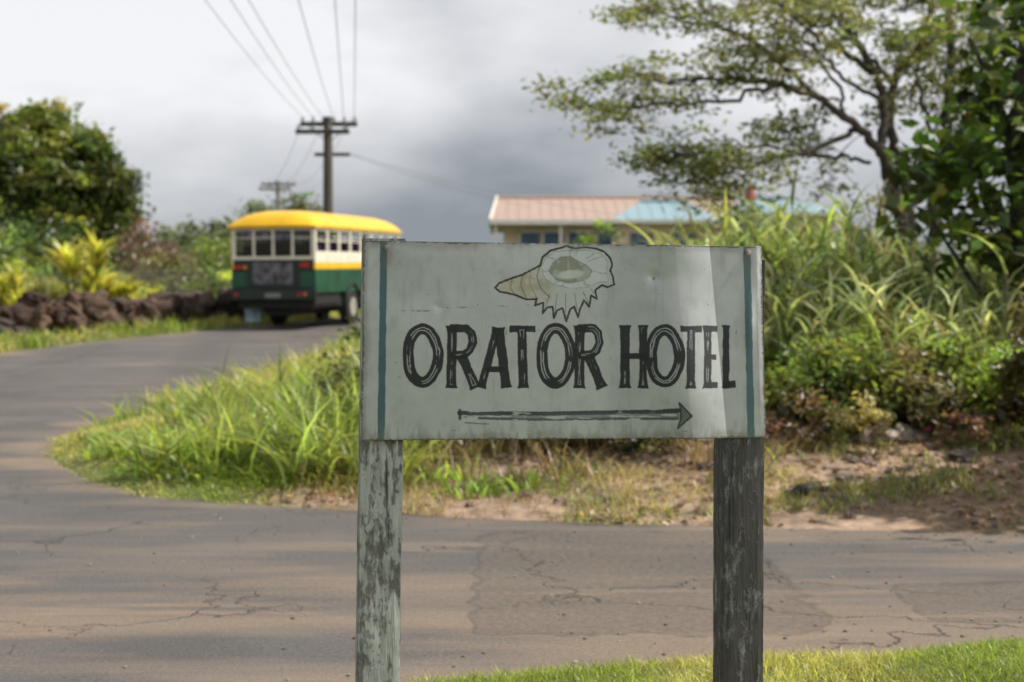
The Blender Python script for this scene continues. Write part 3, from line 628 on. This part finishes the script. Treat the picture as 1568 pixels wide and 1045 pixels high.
shrub('garden_shrubs',[(-16.2,41,1.6,3.0,50,90,.22,.09,GM),(-14.4,40.5,1.2,1.8,36,80,.22,.09,GB),(-18.6,40,1.8,3.4,50,80,.22,.09,GB),(-13,43,1.4,1.9,40,70,.2,.09,GD),(-11,45,1.5,1.8,40,70,.2,.08,(.17,.17,.08)),
 (-12.2,47,1.3,2.6,30,60,.2,.08,(.15,.09,.085)),(-9.6,47,1.6,2.2,50,70,.2,.08,GM),(-8,50,1.6,2.2,50,70,.2,.08,GM),(-14,52,2.0,2.6,60,70,.25,.1,GD),(-10.5,54,2.2,2.7,60,70,.25,.1,GM),(-16.6,50,2.0,2.8,60,70,.25,.1,GD),
 (-10.3,38.5,.9,1.1,25,60,.15,.06,GB),(-8.6,41,.9,1.2,25,60,.15,.06,GB),(-12.4,37,1.1,1.2,30,60,.16,.07,GY),(-15,36.5,1.2,1.2,30,60,.16,.07,GM)])
for (px_,py_,d_,n_,s_) in ((125,440,36,32,1.6),(205,462,37,40,1.05),(15,455,33,36,1.05),(160,455,38,26,.8),(240,470,36.5,24,.7),(20,470,35,26,.7),(90,470,37,22,.7)):
    c=at(px_,py_,d_);mb=MB();c[2]=float(hr(d_))+.1
    for k_ in range(5):
        b0=c+[rng.normal(0,.25*s_),rng.normal(0,.2*s_),0];hgt=rng.uniform(.4,1.1)*s_;tp=b0+[rng.normal(0,.06),0,hgt]
        trunk(mb,[b0,tp],[.03,.02]);P=np.tile(tp,(n_,1));P[:,2]-=rng.uniform(0,.3,n_)*s_
        blades(mb,P,rng.uniform(.35,.62,n_)*s_,.13*s_,rng.uniform(.4,1.3,n_),jit((.46,.45,.11),n_,.35),4)
    mb.make('ti_plant',M_leaf)
def scatter(n,x0,x1,y0,y1,smin=.03,smax=99,dens=None):
    x=rng.uniform(x0,x1,n);y=rng.uniform(y0,y1,n);s=sdist(x,y);k=(s>smin)&(s<smax)
    if dens is not None:k&=rng.random(n)<dens(x,y,s)
    x,y,s=x[k],y[k],s[k];return np.stack([x,y,T(x,y,s)-.01],1),s
def gc(n,P,a=(.22,.29,.06),b_=(.44,.41,.16),v=.32):
    f=sst(fbm(P[:,0],P[:,1],1.1,17,3),.34,.62)[:,None]
    return np.clip((np.array(a)*(1-f)+np.array(b_)*f)*rng.lognormal(0,v,(n,1))*rng.normal(1,.06,(n,3)),.004,.8)
mb=MB()
P,s=scatter(46000,-1.2,3.4,5.2,7.0,-.03,1.6);n=len(P);blades(mb,P,rng.uniform(.02,.08,n)*(.5+fbm(P[:,0],P[:,1],.25,37,2)*1.2),.006,rng.uniform(.2,1.4,n),gc(n,P,(.23,.30,.055),(.40,.39,.13)),2)
P,s=scatter(14000,-4,4,2,6,0.1,6);n=len(P);blades(mb,P,rng.uniform(.03,.08,n),.007,rng.uniform(.2,1.2,n),gc(n,P),2)
P,s=scatter(105000,-5.4,-.9,11,30,-.06,9,lambda x,y,s:np.clip((16/y)**1.3,0,1)*(1-.95*sst(x,-2.3,-1.6)*(1-sst(s,.3,1.2))));n=len(P)
lush=fbm(P[:,0],P[:,1],.6,33,2)
hh=(.05+.17*sst(s,.15,1.8)+.26*sst(P[:,0],-2.8,-1.3)*sst(s,.4,1.3))*rng.uniform(.5,1.5,n)*(.3+1.5*lush);blades(mb,P,hh,.013+.018*sst(s,.2,1.5),rng.uniform(.4,1.9,n),gc(n,P),3)
P,s=scatter(46000,-22,-5,24,44,-.02,3.2);n=len(P);blades(mb,P,rng.uniform(.10,.42,n)*(.4+1.2*fbm(P[:,0],P[:,1],.8,38,2)),.035,rng.uniform(.3,1.2,n),gc(n,P),2)
P,s=scatter(52000,-2,9,9.7,15,-.05,5,lambda x,y,s:sst(fbm(x,y,.7,44,3),.55,.66)*.8);n=len(P)
blades(mb,P,rng.uniform(.04,.18,n),.012,rng.uniform(.3,1.3,n),gc(n,P,(.19,.24,.06),(.38,.33,.17)),3)
P,s=scatter(45000,-5,14,17,50,.1,40);n=len(P);blades(mb,P,rng.uniform(.2,.5,n),.04,rng.uniform(.3,1.2,n),gc(n,P),2)
mb.make('grass',M_grass)
mb=MB()
P,s=scatter(30000,-2.4,9,9.7,15.5,-.05,5.5,lambda x,y,s:.1+.9*sst(fbm(x,y,.6,54,3),.4,.65));n=len(P)
blades(mb,P,rng.uniform(.03,.2,n),.011,rng.uniform(.6,2.5,n),jit((.28,.21,.15),n,.35),2,droop=.5)
P,s=scatter(11000,-2,9,10.0,15.5,.0,5.5,lambda x,y,s:sst(fbm(x,y,.9,58,3),.4,.65));leaves(mb,P+[0,0,.015],.085,.045,jit((.22,.16,.115),len(P),.5),1.5)
mb.make('dry_leaf_litter',M_grass)
mb=MB()
def clumps(cl,h,w,nb,col,lean=(.3,1.1),spread=.18,segs=4):
    for (x,y) in cl:
        if float(sdist(x,y))<.3: continue
        g=T1(x,y);k=rng.uniform(.6,1.3);P=np.tile([x,y,g],(nb,1))+np.c_[rng.normal(0,spread,(nb,2)),np.zeros(nb)]
        blades(mb,P,h*k*rng.uniform(.4,1.1,nb),w,rng.uniform(*lean,nb),jit(np.array(col)*rng.uniform(.65,1.35),nb,.3),segs)
clumps([(rng.uniform(-3.6,-1.3),rng.uniform(12.9,17.5)) for _ in range(56)],.7,.036,44,(.24,.30,.08),(.3,1.8))
clumps([(rng.uniform(-2.2,-1.1),rng.uniform(12.2,14.5)) for _ in range(28)],.82,.038,44,(.25,.31,.10),(.3,1.8))
clumps([(rng.uniform(-4.6,-1.8),rng.uniform(12.3,16)) for _ in range(60)],.24,.05,34,(.23,.31,.07),(.4,1.6),.16,3)
clumps([(rng.uniform(-1.2,.6),rng.uniform(12.4,14)) for _ in range(9)],.4,.028,30,(.27,.25,.13))
clumps([(-.18,11.6),(-.3,11.7),(.2,11.9),(-.6,12.2)],.3,.05,30,(.21,.30,.07))
clumps([(rng.uniform(-1.8,2.2),rng.uniform(11.8,14.5)) for _ in range(30)],.38,.02,30,(.24,.18,.12))
clumps([(rng.uniform(1.9,6),rng.uniform(10.8,13)) for _ in range(16)],.2,.025,22,(.21,.25,.09))
mb.make('weeds',M_grass)
it=[]
for i in range(34):
    x=rng.uniform(-1.9,1.9);y=rng.uniform(12.8,17);it.append((x,y,rng.uniform(.35,.8),rng.uniform(.4,1.0),16,50,.09,.04,[GM,GD,(.16,.12,.07),(.16,.17,.08),(.10,.075,.05)][i%5]))
shrub('low_bushes',it)
it=[]
for i in range(42):
    x=rng.uniform(2.2,8.5);y=rng.uniform(12.9,15.6)+.10*x;h=rng.uniform(.35,.85)+.08*(y-13)
    it.append((x,y,rng.uniform(.35,.75),h,26,70,.085,.04,[GB,GM,GY,(.22,.29,.08),GD,(.17,.15,.08)][i%6]))
it+=[(3.9,14.9,.8,1.1,44,80,.085,.04,GY),(3.2,13.6,.6,.9,34,80,.085,.04,GB),(5.2,12.6,.5,.95,20,50,.13,.06,(.17,.10,.06)),(4.9,13,.45,1.3,22,50,.15,.06,(.14,.11,.05)),(2.6,12.8,.35,.5,14,50,.07,.03,(.22,.16,.10)),(3.1,12.6,.3,.45,12,50,.07,.03,(.19,.18,.08)),(6,12.6,.7,1.2,30,60,.12,.05,GD),(4.1,12.7,.3,.4,10,40,.07,.03,(.22,.14,.09))]
shrub('roadside_bushes',it)
mb=MB();P=[]
for (px_,py_,d_) in ((938,722,12.6),(1418,656,13),(946,728,12.6),(925,735,12.4)):
    c=at(px_,py_,d_);P+=[c+rng.normal(0,.025,3) for _ in range(7)]
leaves(mb,np.array(P),.05,.04,jit((.4,.06,.18),len(P),.2));mb.make('pink_flowers',M_leaf)
mb=MB()
def cane(x,y,h,n=7,col=(.25,.305,.13)):
    g=T1(x,y)
    for _ in range(n):
        hx=h*rng.uniform(.6,1.1);sx,sy=rng.normal(0,.22,2);lx,ly=rng.normal(0,.22,2)
        b0=np.array([x+sx,y+sy,g]);t1=b0+[lx,ly,hx*.82];tube(mb,[b0,(b0+t1)/2+[lx*-.1,0,0],t1],[.016,.012,.006],(.26,.26,.14),4,False)
        k=12;t=rng.uniform(.3,1,k)[:,None];P=b0*(1-t)+t1*t
        blades(mb,P,rng.uniform(.6,1.1,k)*min(1,h/2),.052,rng.uniform(.5,1.5,k),jit(np.array(col)*rng.uniform(.6,1.5),k,.35),5,droop=.55)
for i in range(84):
    d=rng.uniform(15.6,19.5);px_=rng.uniform(1010,1600);x=(px_-784)/F*d
    h=np.interp(px_,[1000,1060,1110,1200,1280,1340,1400,1500,1600],[1.6,2.25,1.7,2.4,2.1,1.5,1.35,1.6,1.6])*rng.uniform(.75,1.15)
    cane(x,d,h,7)
for i in range(44):
    d=rng.uniform(14.2,16.2);px_=rng.uniform(1170,1570);cane((px_-784)/F*d,d,rng.uniform(.9,1.7),6,(.34,.38,.22))
for px_,d,h in ((1318,18,2.9),(1328,18.2,2.6),(1215,18,2.6),(1150,18.5,2.4),(1055,19,2.35)): cane((px_-784)/F*d,d,h,3,(.34,.36,.25))
mb.make('cane_grass',M_grass)
it=[]
for i in range(22):
    x=rng.uniform(-1.5,13);y=rng.uniform(24,44);it.append((x,y,rng.uniform(1,1.7),rng.uniform(1.0,1.6),30,50,.2,.09,[GM,GD,GB][i%3]))
it+=[(9.6,27,1.4,1.9,40,60,.2,.09,GM),(11,26,1.8,2.8,50,60,.2,.09,GD),(6.8,40,1.2,2.6,40,60,.2,.08,GM),(8.2,36,1.2,2.0,40,60,.2,.08,GD),(2.9,46,.8,3.0,25,60,.18,.08,GB)]
shrub('garden_hedge',it)
# feathery tree on right
e=empty('rain_tree');mb=MB();lf=MB();D=24.
LIMB=[([(1400,520,0),(1390,400,0),(1372,310,0),(1345,228,.2)],[.17,.14,.12]),
([(1385,520,-.4),(1372,400,-.4),(1350,330,-.2),(1362,270,0),(1340,225,.2)],[.1,.09,.08,.07]),
([(1345,228,.2),(1312,200,0),(1255,155,-.5),(1190,130,-1),(1100,122,-1.4),(1010,128,-1.8)],[.10,.07,.05,.015]),
([(1345,228,.2),(1352,160,.4),(1330,100,.8),(1300,50,1),(1278,0,1.2),(1262,-70,1.5)],[.10,.08,.06,.02]),
([(1405,520,.5),(1396,380,.6),(1386,280,.6),(1362,205,.8),(1366,130,1),(1392,88,1.2),(1440,40,1.5),(1475,-50,1.8)],[.15,.12,.1,.08,.05,.02]),
([(1420,520,1),(1428,330,1),(1444,230,1),(1449,140,1.2),(1452,60,1.4),(1436,-60,1.6)],[.16,.13,.11,.08,.04]),
([(1440,250,1),(1480,190,.6),(1530,150,.2),(1580,90,0)],[.08,.06,.03]),
([(1312,200,0),(1240,232,-.6),(1180,245,-1),(1120,262,-1.3),(1050,280,-1.6)],[.06,.045,.03,.012]),
([(1255,155,-.5),(1190,95,-.4),(1130,55,-.2),(1060,32,0),(985,22,.2)],[.06,.045,.03,.012]),
([(1190,130,-1),(1100,158,-1.6),(1000,160,-2),(930,168,-2.2),(870,160,-2.4)],[.045,.03,.02,.01]),
([(1345,115,.7),(1255,62,.3),(1190,8,0),(1145,-60,0)],[.07,.05,.03,.015]),
([(1366,130,1),(1310,70,2),(1230,30,2.6),(1150,-10,3)],[.05,.04,.02]),
([(1392,88,1.2),(1420,30,1),(1400,-40,.8)],[.05,.04,.02]),
([(1330,250,0),(1290,240,.4),(1240,238,.8),(1200,205,1)],[.04,.03,.012]),
([(1449,140,1.2),(1490,90,1.6),(1540,30,2)],[.06,.04,.02]),
([(1380,300,0),(1350,330,-.4),(1365,370,-.6)],[.04,.03,.02]),
([(1352,160,.4),(1290,120,-.6),(1240,70,-1.2),(1200,50,-1.6)],[.05,.03,.012]),
([(1385,280,.6),(1420,200,.2),(1400,120,0),(1420,60,0)],[.05,.04,.02]),
([(1240,232,-.6),(1160,225,-1.2),(1080,235,-1.8),(1010,245,-2)],[.035,.02,.01]),
([(1300,190,0),(1270,120,.6),(1215,80,1),(1150,75,1.2)],[.04,.03,.012])]
def spray(c,r,n,col):
    P=c+rng.normal(size=(n,3))*np.array([r,r,r*.30])*.6;leaves(lf,P,.125,.055,jit(col,1,.3)[0]*rng.lognormal(0,.2,(n,1)),.9)
CL=(.165,.18,.08)
for li,(pts,R) in enumerate(LIMB):
    P=spline([at(a,b_,D+o) for a,b_,o in pts],7);P[1:-1]+=rng.normal(0,.025,(len(P)-2,3));rr=np.interp(np.linspace(0,1,len(P)),np.linspace(0,1,len(R)),R)*.9
    tube(mb,P,rr,(.06,.05,.042),7)
    if pts[0][1]>500 and pts[-1][1]>200:continue
    m_=len(P);L0=int(m_*.45)
    for i in range(L0,m_):
        fr_=(i-L0)/(m_-L0)
        for _ in range(3):
            if rng.random()>.40+.45*fr_: continue
            a=rng.normal(size=3)*[1,1,.25];a/=np.linalg.norm(a);T_=P[i]-P[i-1];T_/=np.linalg.norm(T_);d_=a+T_*.7+[0,0,.1];d_/=np.linalg.norm(d_);ln=rng.uniform(.35,.95)
            q=P[i]+d_*ln;mid=(P[i]+q)/2+[0,0,.07];q[2]-=.05;tube(mb,[P[i],mid,q],[.013,.008,.003],(.06,.05,.042),4,False)
            spray(q,.30,30,CL)
            if rng.random()<.4: spray((mid+q)/2,.2,14,CL)
REG=[(950,1110,12,70,8),(975,1160,95,140,9),(1110,1300,-30,65,32),(1300,1430,-30,95,32),(1150,1260,70,130,8),(990,1130,228,300,26),(885,1050,148,178,7),(1440,1568,0,170,26),(1330,1430,100,200,6),(1150,1250,190,225,4),(1270,1330,240,300,3)]
for x0,x1,y0,y1,n_ in REG:
    for _ in range(n_):
        c=at(rng.uniform(x0,x1),rng.uniform(y0,y1),D+rng.uniform(-2,3))
        for _ in range(2): spray(c+rng.normal(0,.16,3)*[1,1,.5],.28,24,CL)
mb.make('trunk_and_limbs',M_bark,True,e);lf.make('crown',M_leaf,False,e)
# broadleaf tree right edge
e=empty('broadleaf_tree');mb=MB();D2=15.5
for pts,R in (([(1580,780,0),(1562,500,0),(1560,250,0),(1572,0,0),(1590,-200,0)],[.13,.11,.09,.06]),([(1562,500,0),(1530,330,-.2),(1480,250,-.4)],[.06,.04,.02]),([(1562,420,0),(1540,200,.2),(1480,60,.3)],[.06,.04,.02]),([(1562,560,0),(1480,420,-.2),(1420,330,0)],[.05,.03,.015])):
    P=spline([at(a,b_,D2+o) for a,b_,o in pts],7);tube(mb,P,np.interp(np.linspace(0,1,len(P)),np.linspace(0,1,len(R)),R),(.05,.042,.035),8)
mb.make('trunk_and_limbs',M_bark,True,e);mb=MB()
for x0,x1,y0,y1,n_ in ((1490,1640,-60,110,30),(1470,1640,100,220,28),(1430,1640,215,400,70),(1390,1440,235,330,7),(1530,1640,380,560,24),(1700,1900,-100,400,50)):
    for _ in range(n_):
        c=at(rng.uniform(x0,x1),rng.uniform(y0,y1),D2+rng.uniform(-.8,1.6));k=14
        P=c+rng.normal(size=(k,3))*.17;leaves(mb,P,.23,.14,jit((.055,.09,.022),1,.55)[0]*rng.lognormal(0,.35,(k,1)),.5)
for _ in range(16):
    c=at(rng.uniform(1430,1560),rng.uniform(60,400),D2-.6);leaves(mb,c+rng.normal(size=(6,3))*.15,.2,.12,jit((.17,.22,.05),6,.3),.5)
mb.make('crown',M_leaf,False,e)
# second broadleaf, out of view further right, added to shade the bank
e=empty('broadleaf_tree');mb=MB();g=T1(7.6,11.4)
trunk(mb,[[7.6,11.4,g-.1],[7.5,11.4,2.2],[7.7,11.5,4.4]],[.14,.11,.06])
for q in range(6):
    a=q*1.05;trunk(mb,[[7.55,11.4,2.3],[7.55+.8*math.cos(a),11.4+.6*math.sin(a),3.3],[7.55+1.7*math.cos(a),11.4+1.1*math.sin(a),4.0]],[.06,.04,.02])
mb.make('trunk_and_limbs',M_bark,True,e);mb=MB()
crown(mb,(7.4,11.3,4.0),(2.0,1.1,1.0),62,26,.5,.24,.14,(.045,.075,.02),.5,-.7,.4)
mb.make('crown',M_leaf,False,e)
